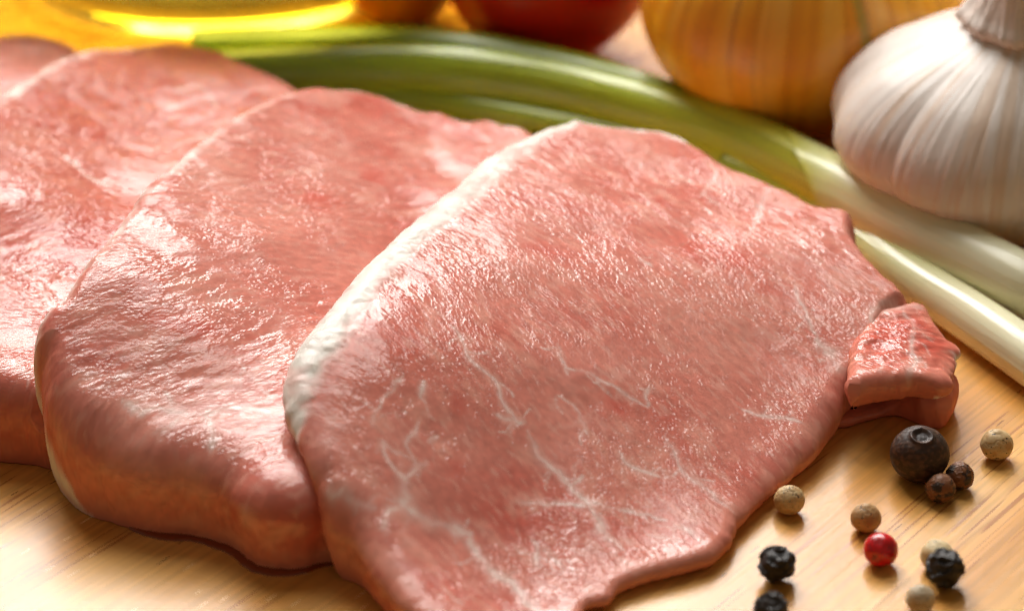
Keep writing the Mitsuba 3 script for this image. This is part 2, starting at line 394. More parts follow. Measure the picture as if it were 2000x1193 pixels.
OUT_2 = [(-63.4, -46.1, 3, 2.5), (-62.8, -41.3, 3, 2.5), (-61.0, -39.2, 3, 2.4), (-59.1, -34.3, 3, 2.4), (-56.5, -26.3, 2.8, 2.4), (-54.0, -16.8, 2.8, 2.5), (-53.0, -10.8, 2.8, 2.5), (-51.4, -6.4, 2.8, 2.6), (-48.5, 1.8, 2.8, 2.7), (-45.9, 9.6, 2.8, 2.7), (-43.1, 16.5, 2.8, 2.6), (-38.5, 26.3, 2.8, 2.3), (-35.0, 32.5, 2.8, 2.3), (-31.4, 37.3, 2.8, 2.3), (-27.7, 39.7, 2.8, 2.3), (-24.6, 41.7, 2.8, 2.4), (-20.3, 42.5, 2.6, 2.4), (-18.3, 41.9, 2.6, 2.4), (-13.5, 40.7, 2.6, 2.5), (-11.0, 41.9, 2.6, 2.6), (-8.3, 39.4, 2.6, 2.2), (-6.7, 38.5, 2.6, 2.1), (-4.1, 40.7, 2.6, 2.7), (-1.2, 38.3, 2.6, 2.6), (3.5, 35.3, 2.6, 2.1), (9.3, 25.4, 3, 0.6), (10.5, 8.3, 4, 0), (5.8, -11.7, 5, 0), (-2.8, -41.0, 5, 0), (-10.6, -60.2, 5, 0), (-15.8, -69.6, 6.5, 0), (-20.3, -72.0, 6.5, 0), (-23.8, -72.5, 6.5, 0), (-26.1, -73.7, 6.5, 0), (-28.7, -74.1, 6.5, 0), (-31.3, -73.5, 6.5, 0), (-34.0, -72.0, 6.5, 0), (-37.6, -67.8, 6.5, 0), (-41.7, -65.8, 6.5, 0), (-46.4, -64.8, 6.5, 0), (-49.5, -63.8, 6.5, 0), (-52.6, -62.2, 8, 0), (-55.6, -60.8, 6.5, 0), (-58.2, -58.4, 5, 0.8), (-60.3, -55.4, 4.2, 1.6), (-61.8, -52, 3.8, 1.6), (-62.4, -48, 3.5, 1.6)]
OUT_1 = [(-29.5, -53.6, 3.6, 5.7), (-29.0, -51.0, 3.6, 5.8999999999999995), (-27.4, -46.9, 3.6, 6.1), (-25.7, -42.7, 3.7, 6.2), (-23.8, -37.6, 3.7, 5.8999999999999995), (-22.0, -32.3, 3.8, 5.7), (-20.1, -27.5, 3.9, 5.7), (-18.3, -23.2, 4.0, 5.8999999999999995), (-16.3, -18.1, 4.2, 6.3), (-14.3, -13.5, 4.4, 6.5), (-10.9, -6.3, 4.4, 6.5), (-7.4, 0.9, 4.3, 6.3), (-5.5, 5.8, 4.2, 5.8999999999999995), (-4.1, 8.4, 3.9, 5.6), (0.0, 14.5, 3.5, 4.7), (3.8, 19.4, 2.8, 3.7), (6.9, 22.7, 2.2, 3.0), (9.4, 25.4, 2.0, 2.8), (11.5, 24.7, 1.9, 2.6), (15.4, 24.8, 1.9, 2.6), (20.1, 25.9, 1.9, 2.8), (24.0, 25.8, 1.9, 2.9000000000000004), (26.9, 23.5, 1.9, 2.6), (29.5, 20.0, 1.8, 0.7), (32.0, 16.4, 1.8, 0.25), (37.8, 11.9, 1.8, 0), (41.7, 8.2, 1.8, 0), (44.7, 4.4, 1.8, 0), (47.6, 3.6, 1.8, 0), (49.6, 2.2, 1.8, 0), (49.5, -1.1, 1.8, 0), (49.3, -4.6, 1.8, 0), (50.6, -9.0, 1.8, 0), (52.3, -12.4, 1.8, 0), (53.9, -15.1, 1.8, 0), (55.2, -16.9, 1.8, 0.3), (55.6, -19.1, 1.8, 0.9), (54.0, -20.5, 1.8, 0.9), (52.6, -22.3, 1.8, 0.6), (51.7, -24.8, 1.8, 0.8), (51.5, -27.1, 1.8, 0.9), (51.6, -29.1, 1.8, 0.9), (50.5, -30.8, 1.9, 0.9), (48.4, -33.3, 2, 0.5), (47.3, -34.3, 2, 0), (46.3, -35.3, 2.2, 0), (44.7, -39.0, 2.8, 0), (41.6, -46.6, 3.2, 0), (38.3, -51.2, 3.4, 0), (33.7, -57.6, 3.2, 0), (30.5, -62.2, 2.8, 0), (29.2, -63.8, 1.3, 0.2), (27.9, -68.6, 1.3, 0.2), (25.9, -71.6, 1.3, 0.2), (22.8, -73.7, 1.3, 0.2), (19.6, -75.4, 1.3, 0.2), (16.2, -77.3, 1.3, 0.1), (13.3, -79.2, 1.3, 0.1), (12.2, -81.6, 1.3, 0.1), (9.6, -83.0, 1.3, 0), (8.3, -86.1, 1.3, 0), (5.7, -87.9, 1.3, 0), (1.3, -91.9, 3, 0), (-3.8, -93.6, 4, 0), (-8.8, -92.1, 5, 0), (-13.3, -88.5, 5.5, 0), (-16.6, -83.3, 5.5, 0), (-20.3, -77, 5.5, 0), (-22.7, -75.2, 5.2, 0), (-23.9, -73.3, 5, 0), (-24.6, -71.3, 4.6, 0.2), (-25.6, -69.3, 4.2, 0.4), (-26.4, -67.4, 3.8, 0.9), (-27.1, -65.6, 3.4, 1.4), (-27.9, -63.6, 3.2, 2.4), (-28.8, -61.4, 3.4, 3.2), (-29.5, -59.2, 3.5, 4.0), (-29.8, -57, 3.6, 5.0)]

VEIN_2 = [(0.8, [(-50.4, -54.9), (-48.6, -56.5), (-45.4, -56.2), (-42.1, -56.9)]), (0.6, [(-45.1, -53.7), (-44.3, -55.8)]), (0.6, [(-46.8, -59.7), (-45.1, -60.3), (-43.9, -58.6), (-43.0, -57.0)]), (0.8, [(-40.0, -57.3), (-38.2, -56.1), (-34.8, -55.0), (-31.4, -56.0), (-29.3, -55.5)]), (1.1, [(-39.5, -57.3), (-38.9, -60.2), (-38.7, -62.7)]), (1.3, [(-39.7, -68.6), (-39.4, -69.4)]), (0.5, [(-37.5, -72.0), (-36.0, -76.8), (-34.8, -80.6)]), (0.4, [(-41.4, -72.0), (-40.2, -76.0)]), (0.6, [(-52.7, -65.8), (-50.0, -67.7)]), (1.2, [(-57.2, -66.8), (-56.2, -69.6)]), (0.7, [(-57.0, -66.3), (-54.2, -66.8)]), (0.4, [(-34.2, -71.1), (-33.5, -74.2)]), (0.4, [(-35.9, -46.1), (-32.2, -51.2), (-29.7, -54.9)])]
VEIN_3 = [(0.5, [(-66.7, 15.3), (-61.8, 10.6), (-55.8, 10.5)]), (0.5, [(-53.7, 45.9), (-49.1, 48.8), (-46.2, 41.6)]), (0.5, [(-69.3, -18.4), (-65.4, -21.8), (-61.4, -32.5)]), (0.5, [(-68.1, -39.9), (-64.2, -43.4)])]
VEIN_1 = [(0.55, [(-7.8, -42.6), (-6.8, -45.4), (-5.2, -48.4), (-3.0, -49.6), (-1.5, -52.2), (0.1, -54.9), (0.5, -56.1)]), (0.7, [(-2.0, -55.4), (1.3, -55.5)]), (0.8, [(2.2, -56.5), (3.9, -59.8), (6.2, -61.5), (7.5, -63.2), (9.8, -65.8), (11.6, -69.3), (13.9, -72.5)]), (0.5, [(-16.8, -63.7), (-15.8, -66.3), (-14.3, -69.0), (-13.8, -72.2)]), (0.5, [(-11.6, -59.5), (-13.1, -62.9), (-13.0, -64.7), (-12.5, -66.8), (-14.1, -68.9)]), (1.25, [(-14.3, -68.5), (-13.8, -72.2), (-12.2, -73.3), (-10.0, -73.8), (-7.0, -73.7), (-5.2, -73.9)]), (0.95, [(-5.2, -73.9), (-4.7, -76.2), (-3.1, -77.7), (-1.9, -79.4), (0.3, -80.7), (1.4, -82.8), (3.4, -85.1)]), (0.6, [(-13.8, -72.2), (-15.8, -75.1), (-16.6, -77.3)]), (0.6, [(-21.7, -72.7), (-18.7, -74.1), (-17.1, -74.2)]), (0.5, [(-23.6, -71.7), (-23.2, -73.0), (-21.9, -72.9)]), (0.6, [(-12.5, -66.8), (-10.7, -65.2)]), (0.4, [(-9.4, -61.1), (-10.5, -62.4)]), (0.6, [(1.0, -66.9), (4.9, -66.2), (9.8, -65.5)]), (0.55, [(9.8, -65.5), (13.1, -65.4), (16.1, -65.5), (19.8, -66.4)]), (0.5, [(7.8, -62.8), (9.2, -61.4)]), (0.5, [(2.1, -72.3), (3.3, -73.7), (2.8, -76.6)]), (0.4, [(4.0, -73.6), (5.1, -75.0), (6.7, -76.7)]), (0.45, [(-7.9, -85.2), (-5.9, -86.5)]), (0.5, [(39.3, -19.3), (40.5, -24.4), (41.7, -28.7)]), (0.85, [(41.7, -28.7), (43.1, -30.9), (44.4, -32.9), (45.4, -34.8)]), (1.2, [(43.1, -30.9), (44.4, -32.9), (45.5, -35.1)]), (0.5, [(41.5, -32.7), (42.9, -32.7)]), (0.5, [(38.9, 12.1), (36.5, 4.0), (34.5, -3.8), (33.1, -9.5)]), (0.4, [(30.2, 13.0), (27.1, 3.5)]), (0.4, [(6.0, -41.1), (6.9, -43.7), (7.5, -46.1)]), (0.45, [(9.3, -44.7), (11.6, -45.5), (14.5, -46.4), (17.9, -48.3)]), (0.5, [(18.2, -44.5), (17.9, -48.3)]), (0.5, [(17.3, -18.0), (19.2, -20.2)]), (0.7, [(-11.0, -53.6), (-11.4, -55.0), (-11.7, -56.5)]), (0.4, [(-18.0, -62.6), (-17.5, -59.4), (-14.0, -54.0)]), (0.6, [(31.2, -44.0), (35.1, -44.3), (38.9, -44.4)]), (0.6, [(20.3, -52.1), (22.4, -57.6), (24.7, -59.3), (28.8, -63.2)]), (0.5, [(20.9, -67.2), (25.1, -70.6)]), (0.6, [(14.1, -56.1), (15.4, -57.8), (19.4, -58.9)]), (0.5, [(17.2, -69.1), (21.6, -70.5)]), (0.7, [(49.7, -27.9), (49.8, -25.0), (50.8, -21.9), (54.4, -19.7)]), (0.9, [(49.4, -28.7), (50.8, -29.8)]), (0.4, [(6.1, -49.5), (8.8, -51.1), (10.1, -54.8)])]

chop_4 = chop(OUT_4, top_4, 0.7, on_board, [], 41, relief=0.30)
chop_3 = chop(OUT_3, top_3, 0.5, resting_on(chop_4), VEIN_3, 31, relief=0.15, grain=(35, 2.6), lean=LEAN * [0.90, 0.74, 0.70])
chop_2 = chop(OUT_2, top_2, 0.33, resting_on(chop_3), VEIN_2, 21, relief=0.15, grain=(33, 3.0))
chop_1 = chop(OUT_1, top_1, 0.28, resting_on(chop_2), VEIN_1, 11, relief=0.12, grain=(-48, 2.4))
put_chop('pork_chop', chop_1, 'meat_a')
put_chop('pork_chop_001', chop_2, 'meat_b')
put_chop('pork_chop_002', chop_3, 'meat_c')
put_chop('pork_chop_003', chop_4, 'meat_c')
G = 'raw boneless pork chops lying in an overlapping row'
tag('pork_chop', 'frontmost raw pork chop on top of the row, broad white fat on its left edge', 'pork chop', G)
tag('pork_chop_001', 'second raw pork chop from the front, its right side tucked under the frontmost chop', 'pork chop', G)
tag('pork_chop_002', 'third raw pork chop from the front, redder, cut by the left photo edge', 'pork chop', G)
tag('pork_chop_003', 'rearmost raw pork chop, only its pale blurred rim showing top left', 'pork chop', G)

# the folded flap of the frontmost chop
OUT_CURL = [(42.0,-34.0,2,0),(44.0,-36.4,2,0),(49,-34.5,2,0),(52.3,-33.2,2,0),(54.4,-34.6,2.6,0),(56.7,-36.6,3,0),(59,-36.8,3,0),(61,-33,2.8,0),(60.8,-29,2,0),(56,-26,2,0),(50,-27,2,0),(46,-29,2,0)]
OUT_FLAP = [(49.2, -22.3, 1.68, 0), (51.5, -20.5, 1.68, 0), (54.4, -18.4, 1.56, 0.7), (57.1, -16.6, 1.56, 0.7), (58.0, -17.9, 1.56, 0.4), (58.8, -21.4, 1.56, 0), (59.9, -24.2, 1.56, 0.7), (61.1, -26.4, 1.56, 0.7), (61.6, -29.1, 1.56, 0.7), (60.7, -32.8, 1.56, 0.7), (59.7, -36.1, 1.56, 0.7), (58.8, -38.9, 1.68, 0.7), (56.3, -39.8, 1.7999999999999998, 0), (54.3, -39.9, 1.7999999999999998, 0), (52.0, -40.3, 1.7999999999999998, 0), (49.2, -41.0, 1.8, 0), (47.0, -42.1, 1.8, 0), (45.3, -42.9, 1.8, 0), (44.6, -38.1, 1.8, 0), (45.8, -32.4, 1.7999999999999998, 0)]
VEIN_F = [(1.3, [(51.5, -22.3), (53.3, -20.8), (55.2, -19.7), (56.8, -19.2)]), (0.6, [(54.6, -21.1), (55.2, -26.0), (55.2, -30.5), (54.7, -35.0)]), (0.8, [(54.9, -32.0), (54.7, -35.7), (53.5, -39.8)]), (0.5, [(50.5, -37.0), (49.9, -39.3)])]
RED = np.array([0.55, 0.160, 0.118])


def curl_top(x, y):
    return 1.8 + 4.4 * ramp(51, 55.5, x)


curl = chop(OUT_CURL, curl_top, 0.3, on_board, [], 61, relief=0.10, lean=RED * [1.0, 0.95, 0.95], jag=0.5, wall_in=0.8)
flap = chop(OUT_FLAP, top_flap, 0.25, lambda xy: np.full(len(xy), 6.6), VEIN_F, 51, relief=0.5, lean=RED, wall_in=0.8, jag=0.9)
for name, m in (('flap', flap), ('flap_fold', curl)):
    v, f, c, n = m['v'], m['f'], m['c'], m['n']
    if name == 'flap':        # its underside hangs clear of the board
        import shapely.geometry as sg
        low = v[m['dist'] == 0]
        uv_, uf = trimesh.creation.triangulate_polygon(sg.Polygon(low[:, :2]), engine='earcut')
        f = np.vstack([f, np.asarray(uf)[:, ::-1] + len(v)])
        v = np.vstack([v, np.column_stack([uv_, np.full(len(uv_), low[:, 2].mean())])])
        c, n = np.vstack([c, np.tile(RED, (len(uv_), 1))]), np.vstack([n, np.tile([0, 0, -1.0], (len(uv_), 1))])
    add('pork_chop__' + name, v, f, 'meat_a', c, n=n)
tag('pork_chop__flap', 'red flap of meat streaked with white fat')

# juice on the board along the foot of the second chop
foot = chop_2['v'][:, :2][chop_2['dist'] == 0]
keep = foot[(foot[:, 0] > -50) & (foot[:, 0] < -22) & (foot[:, 1] < -55)]
keep = keep[np.argsort(keep[:, 0])]
k = np.arange(len(keep))
w = 0.25 + 1.5 * np.clip(np.sin(np.pi * k / (len(k) - 1)), 0, 1) ** 0.7 * (0.35 + fbm2(keep[:, 0] / 4, keep[:, 1] * 0, 3, 77))
tan = np.gradient(gaussian_filter1d(keep, 6, axis=0), axis=0)
tan /= np.linalg.norm(tan, axis=1, keepdims=True) + 1e-9
out = np.stack([tan[:, 1], -tan[:, 0]], 1)
rows = []
for t, zz in ((-0.9, 0.5), (0.0, 0.45), (0.5, 0.36), (0.8, 0.22), (0.95, 0.10), (1.0, 0.02)):
    rows.append(np.column_stack([keep + out * (w * t)[:, None], np.full(len(keep), zz)]))
v = np.vstack(rows)
m = len(keep)
i, j = np.meshgrid(np.arange(len(rows) - 1), np.arange(m - 1), indexing='ij')
a = (i * m + j).ravel()
f = np.vstack([np.stack([a, a + m, a + 1], 1), np.stack([a + 1, a + m, a + m + 1], 1)])
add('meat_juice', v, f, 'juice', np.tile([0.22, 0.045, 0.015], (len(v), 1)))
tag('meat_juice', 'thin dark red line of meat juice along the foot of the second chop', 'meat juice')

# ------------------------------------------------------------------ spring onions


def tube(path, radii, around=40, flat=1.0, cut=None, step=0.7, fold=0.0, roll=0.0):
    """A tube along the path (x, y, z in mm); flat < 1 squashes it; CUT (a, b): its first ring is slanted along the tube. Gives vertices, faces, share of length, angle."""
    c = catmull(np.array(path, float), step, False)
    t = np.gradient(c, axis=0)
    t /= np.linalg.norm(t, axis=1, keepdims=True)
    side = np.cross(t, [0, 0, 1.0])
    side /= np.linalg.norm(side, axis=1, keepdims=True)
    up = np.cross(side, t)
    s = np.linspace(0, 1, len(c))
    r = np.interp(s, np.linspace(0, 1, len(radii)), radii)
    r = gaussian_filter1d(r, len(c) / (3.0 * len(radii)), mode='nearest')
    th = np.arange(around) / around * 2 * np.pi
    ca, sa = np.cos(th), np.sin(th)
    rr = 1 + fold * np.exp(-((np.angle(np.exp(1j * (th - np.pi / 2 - roll)))) / 0.35) ** 2) * -1
    v = c[:, None] + r[:, None, None] * rr[None, :, None] * (side[:, None] * ca[None, :, None] + flat * up[:, None] * sa[None, :, None])
    if cut:
        slide = cut[0] * (0.5 + 0.5 * np.cos(th - cut[1])) ** 1.3
        fade = np.exp(-np.arange(len(c)) * step / (cut[0] * 1.2))
        v = v + (t[0][None, None] * (slide[None, :] * fade[:, None])[..., None])
    i, j = np.meshgrid(np.arange(len(c) - 1), np.arange(around), indexing='ij')
    q = np.stack([i * around + j, i * around + (j + 1) % around, (i + 1) * around + (j + 1) % around, (i + 1) * around + j], -1).reshape(-1, 4)
    f = np.vstack([q[:, [0, 1, 2]], q[:, [0, 2, 3]]])
    v = v.reshape(-1, 3)
    k = len(v)
    v = np.vstack([v, c[:1], c[-1:]])
    a = np.arange(around)
    start = np.stack([np.full(around, k), (a + 1) % around, a], 1)
    f = np.vstack([f] + ([] if cut else [start]) + [np.stack([np.full(around, k + 1), (len(c) - 1) * around + a, (len(c) - 1) * around + (a + 1) % around], 1)])
    S = np.concatenate([np.repeat(s, around), [0, 1]])
    A = np.concatenate([np.tile(th, len(c)), [0, 0]])
    L = np.concatenate([np.repeat(np.arange(len(c)) * step, around), [0, len(c) * step]])
    n = normals_of(v, f)
    if (n[around * 3] * (v[around * 3] - c[3])).sum() < 0:
        f, n = f[:, ::-1], -n
    return v, f, S, A, L, n


def greens(stops, S, A, L, seed, stripe=0.26):
    at = np.array([s[0] for s in stops])
    col = np.array([s[1] for s in stops])
    c = np.stack([np.interp(S, at, col[:, k]) for k in range(3)], 1)
    st = 0.6 * (fbm2(A * 7, L / 40, 3, seed) - 0.5) + 0.9 * (fbm2(A * 22, L / 60, 2, seed + 3) - 0.5)
    st2 = fbm2(A * 3, L / 14, 2, seed + 1) - 0.5
    return np.clip(c * (1 + stripe * 2 * st + stripe * st2)[:, None], 0.005, 0.9)


WHITE, CREAM, LIME, GREEN, DEEP = np.array([0.76, 0.73, 0.54]), np.array([0.72, 0.72, 0.40]), np.array([0.56, 0.58, 0.05]), np.array([0.32, 0.39, 0.014]), np.array([0.16, 0.23, 0.010])

def wrinkle(v, n, A, L, seed, amp):
    return v + n * (amp * (fbm2(A * 5, L / 30, 3, seed) - .5))[:, None]

v, f, S, A, L, n = tube([(39.6, 36.2, 7.2), (41.8, 33.3, 7.2), (46.8, 26.7, 7.4), (53.7, 17.2, 7.5), (63.8, 4.7, 7.4), (73.6, -6.8, 7.0), (83.7, -14.6, 4.2), (91.1, -26.6, 4.2)], [4.95, 4.95, 4.9, 4.75, 4.5, 4.4, 4.4, 4.6], around=110, cut=(17, -0.25))
v = wrinkle(v, n, A, L, 71, 0.25)
add('spring_onion__stalk', v, f, 'leaf', greens([(0, LIME * [1.05, 1.1, 1.6]), (0.08, CREAM * [.92, 1, .75]), (0.2, CREAM), (0.4, WHITE * [.97, 1, .9]), (1, WHITE)], S, A, L, 72, 0.05))
v, f, S, A, L, n = tube([(52.4, 19.7, 7.4), (46.9, 28.0, 7.4), (39.7, 37.7, 7.2), (32.3, 46.3, 6.6), (24.4, 51.8, 6.6), (16.4, 56.7, 6.6), (8.3, 61.3, 6.6), (0.0, 64.9, 6.6), (-8.3, 67.3, 6.6), (-16.7, 69.4, 6.4), (-25.2, 70.2, 6.2), (-33.6, 70.7, 6), (-41.9, 69.9, 6), (-50.2, 68.6, 6)], [4.1, 4.55, 4.8, 4.8, 4.7, 4.6, 4.7, 4.9, 5, 5, 4.9, 4.8, 4.7, 4.6], around=110, fold=0.10, roll=-0.5)
v = wrinkle(v, n, A, L, 73, 0.4)
add('spring_onion__leaf', v, f, 'leaf', greens([(0, LIME * [1.1, 1.1, 1.5]), (0.08, LIME), (0.2, LIME * [.75, .85, .7]), (0.42, GREEN), (0.7, GREEN * [.75, .85, .8]), (1, DEEP)], S, A, L, 74))
v, f, S, A, L, n = tube([(54.3, 21.7, 4.4), (48.7, 29.2, 4.2), (41.4, 36.3, 4), (33.8, 42.6, 3.6), (24.3, 48.3, 3.4), (14.7, 53.3, 3.2), (4.9, 57.6, 3.2), (-5.0, 61.9, 3.2), (-15.0, 66.0, 3), (-25.2, 68.4, 3), (-33.6, 69.2, 3)], [3.2, 3.4, 3.3, 3.2, 3.1, 3.0, 3.0, 3, 3, 3, 2.8], around=40, flat=0.8)
v = wrinkle(v, n, A, L, 75, 0.4)
add('spring_onion__leaf_001', v, f, 'leaf', greens([(0, CREAM), (0.12, LIME * [1.3, 1.25, 2]), (0.28, LIME), (0.5, GREEN), (1, DEEP)], S, A, L, 76))
v, f, S, A, L, n = tube([(47.6, 36.0, 6.4), (43.2, 40.8, 6.6), (36.3, 46.8, 6.8), (27.7, 53.0, 7.5), (18.9, 58.6, 8), (10.0, 64.6, 8), (0.0, 69.9, 8), (-8.4, 72.8, 8), (-16.9, 75.6, 7.5), (-25.4, 77.4, 7), (-34.0, 78.3, 6.6), (-42.5, 78.5, 6.4), (-52.7, 79.0, 6)], [2.0, 2.6, 3.0, 3.2, 3.4, 3.5, 3.6, 3.7, 3.8, 3.8, 3.8, 3.6, 3.4], around=90)
v = wrinkle(v, n, A, L, 77, 0.35)
add('spring_onion__leaf_002', v, f, 'leaf', greens([(0, LIME * .8), (0.15, GREEN * .8), (0.5, DEEP * 1.1), (1, DEEP)], S, A, L, 78))
tag('spring_onion', 'spring onion with long green leaves curving behind the pork, its white stalk nearest the garlic', 'spring onion')
v, f, S, A, L, n = tube([(33.6, 39.0, 3.4), (41.0, 31.3, 3.4), (48.2, 22.2, 3.4), (53.4, 12.0, 3.5), (59.8, -0.3, 3.6), (66.0, -10.9, 3.7), (71.9, -21.5, 3.8), (78.6, -34.2, 4), (86.0, -48.7, 4)], [3.0, 3.1, 3.2, 3.4, 3.5, 3.7, 3.8, 3.9, 4.0], around=100)
v = wrinkle(v, n, A, L, 81, 0.3)
add('spring_onion_001__stalk', v, f, 'leaf', greens([(0, GREEN), (0.18, LIME), (0.34, CREAM * [.85, .95, .7]), (0.55, WHITE * [.97, .97, .85]), (1, WHITE)], S, A, L, 82, 0.06))
tag('spring_onion_001', 'white spring onion stalk lying between the other spring onion and the pork, nearest the camera', 'spring onion')

# ------------------------------------------------------------------ lathed vegetables


def lathe(profile, around, rows):
    """(vertices, faces, share of the profile, angle) of a profile (radius, height) smoothed and spun round z."""
    pr = np.array(profile, float)
    c = catmull(np.column_stack([pr, np.zeros(len(pr))]), 0.15, False)[:, :2]
    c[:, 0] = np.maximum(c[:, 0], 0.0)
    s = np.concatenate([[0], np.cumsum(np.linalg.norm(np.diff(c, axis=0), axis=1))])
    at = np.linspace(0, s[-1], rows)
    r, z = np.interp(at, s, c[:, 0]), np.interp(at, s, c[:, 1])
    th = np.arange(around) / around * 2 * np.pi
    v = np.stack([r[:, None] * np.cos(th), r[:, None] * np.sin(th), np.repeat(z[:, None], around, 1)], -1).reshape(-1, 3)
    i, j = np.meshgrid(np.arange(rows - 1), np.arange(around), indexing='ij')
    a, b, cc, d = i * around + j, i * around + (j + 1) % around, (i + 1) * around + (j + 1) % around, (i + 1) * around + j
    f = np.vstack([np.stack([a, b, cc], -1).reshape(-1, 3), np.stack([a, cc, d], -1).reshape(-1, 3)])
    return v, f, np.repeat(np.linspace(0, 1, rows), around), np.tile(th, rows)


def turned(v, loc, tilt=0.0, axis=(1, 0, 0)):
    R = trimesh.transformations.rotation_matrix(math.radians(tilt), axis)[:3, :3]
    return v @ R.T + np.array(loc)


def ang_noise(th, k, h, hk, seed, octaves=3):
    return meshkit.fbm(np.stack([np.cos(th) * k, np.sin(th) * k, h * hk + 3.3], -1), octaves, seed)


# garlic: a bulb of swollen cloves under papery skin, and its dry neck
GX, GY = 75.0, 28.0
v, f, S, A = lathe([(0, 0.4), (5, 0.1), (10, 1.2), (16, 4.2), (21.8, 8.2), (25.8, 12.2), (26.8, 15.5), (25.4, 20), (21.2, 25.0), (15.6, 28.8), (10.6, 31.2), (8, 33.2), (7, 36)], 480, 150)
lobes = [(-2.75, .36), (-2.05, .40), (-1.25, .44), (-0.5, .40), (0.3, .42), (1.1, .40), (1.9, .44), (2.65, .36)]
gap = np.ones(len(v))
for a0, w0 in lobes:
    gap = np.minimum(gap, np.abs(np.angle(np.exp(1j * (A - a0)))) / w0)
body = smooth01(0.0, 0.25, S) * smooth01(0.98, 0.70, S)
r = np.hypot(v[:, 0], v[:, 1])
bulge = 1.0 + body * 0.055 * (1 - np.clip(gap, 0, 1.15) ** 2.2) + body * 0.010 * (ang_noise(A, 9, S, 1.0, 5) - .5) * 2 + 0.011 * (ang_noise(A + 0.1 * np.sin(3 * S), 34, S, 2.0, 6) - .5) * 2 * smooth01(0, .2, S)
v[:, :2] *= bulge[:, None]
st = ang_noise(A + 0.1 * S, 14, S, 0.8, 8)
st2 = ang_noise(A + 0.06 * np.sin(S * 5), 46, S, 1.3, 9, 2)
c = np.tile([0.68, 0.62, 0.57], (len(v), 1))
c = blend(c, [0.72, 0.69, 0.66], smooth01(0.5, 0.7, ang_noise(A, 6, S, 1.6, 12)))
c = blend(c, [0.62, 0.46, 0.33], 0.7 * smooth01(0.58, 0.72, st) * smooth01(0.1, 0.4, S))
c = blend(c, [0.66, 0.50, 0.40], 0.6 * smooth01(0.56, 0.74, st2))
c = blend(c, [0.72, 0.62, 0.42], 0.25 * smooth01(0.45, 0.15, S))
v = turned(v, (GX, GY, 0.0), 3, (0, 1, 0))
add('garlic_bulb__bulb', v, f, 'garlic_skin', c)
v, f, S, A = lathe([(6.0, 39.0), (7.4, 40.6), (8.6, 42.2), (7.4, 44.4), (6.2, 48), (5.6, 54), (5.2, 60), (5.0, 66), (3.4, 67), (0, 67.2)], 200, 90)
pleat = 1 + 0.14 * (ang_noise(A + 0.7 * S, 4, S, 1.5, 15) - .5) * 2 + 0.05 * (ang_noise(A + 0.9 * S, 16, S, 1, 16) - .5) * 2
v[:, :2] *= pleat[:, None]
v[:, 0] += 2.0 * S ** 2
st = ang_noise(A + 0.8 * S, 14, S, 1.0, 18)
c = blend(np.tile([0.74, 0.66, 0.60], (len(v), 1)), [0.58, 0.42, 0.34], 0.7 * smooth01(0.48, 0.7, st))
v = turned(v * [1.15, 1.15, 1], (GX - 0.5, GY, -8.8), 3, (0, 1, 0))
add('garlic_bulb__neck', v, f, 'garlic_skin', c)
tag('garlic_bulb', 'whole white garlic bulb with papery skin standing at the right edge behind the spring onions', 'garlic')

# yellow onion
v, f, S, A = lathe([(0, 0.6), (4, 0.2), (8, 1.2), (16, 5), (22.5, 10.5), (26, 17), (26.4, 22), (24.5, 28), (19.5, 34), (12.5, 38.8), (7, 42), (4.2, 46), (3.4, 52), (2.6, 57), (0, 58)], 360, 140)
v[:, :2] *= 0.965 * (1 + 0.004 * (ang_noise(A, 5, S, 1, 25) - .5) * 2 + 0.004 * (ang_noise(A, 34, S, .8, 26) - .5) * 2)[:, None]
st = ang_noise(A + 0.05 * np.sin(7 * S), 15, S, 1.2, 28)
st2 = ang_noise(A, 48, S, 1.0, 29, 2)
c = np.tile([0.80, 0.36, 0.020], (len(v), 1))
c = blend(c, [0.64, 0.20, 0.008], 0.5 * smooth01(0.48, 0.75, st))
c = blend(c, [0.82, 0.46, 0.09], 0.5 * smooth01(0.50, 0.26, st))
c = blend(c, [0.34, 0.075, 0.005], 0.5 * smooth01(0.56, 0.74, st2))
seam = np.abs(np.angle(np.exp(1j * (A - math.radians(-72) - 0.05 * np.sin(S * 6)))))
c = blend(c, [0.30, 0.24, 0.03], 0.75 * smooth01(0.05, 0.012, seam))
c = blend(c, [0.34, 0.14, 0.03], 0.8 * smooth01(0.15, 0.02, S))
v = turned(v, (46.2, 63.5, 0.0))
add('yellow_onion__bulb', v, f, 'onion_skin', c)
v, f, S, A = lathe([(0, -0.2), (4.2, -0.1), (4.8, 0.5), (3.6, 1.4), (0, 1.8)], 80, 14)
v = v + (np.random.default_rng(5).normal(0, 0.2, v.shape)) * [1, 1, 0.3]
v[:, 2] = np.maximum(v[:, 2], 0.05)
add('yellow_onion__root_plate', turned(v, (46.2, 63.5, 0.0)), f, 'dry_skin', np.tile([0.25, 0.13, 0.05], (len(v), 1)))
tag('yellow_onion', 'golden yellow onion with dry streaked skin behind the spring onion leaves, left of the garlic', 'onion')


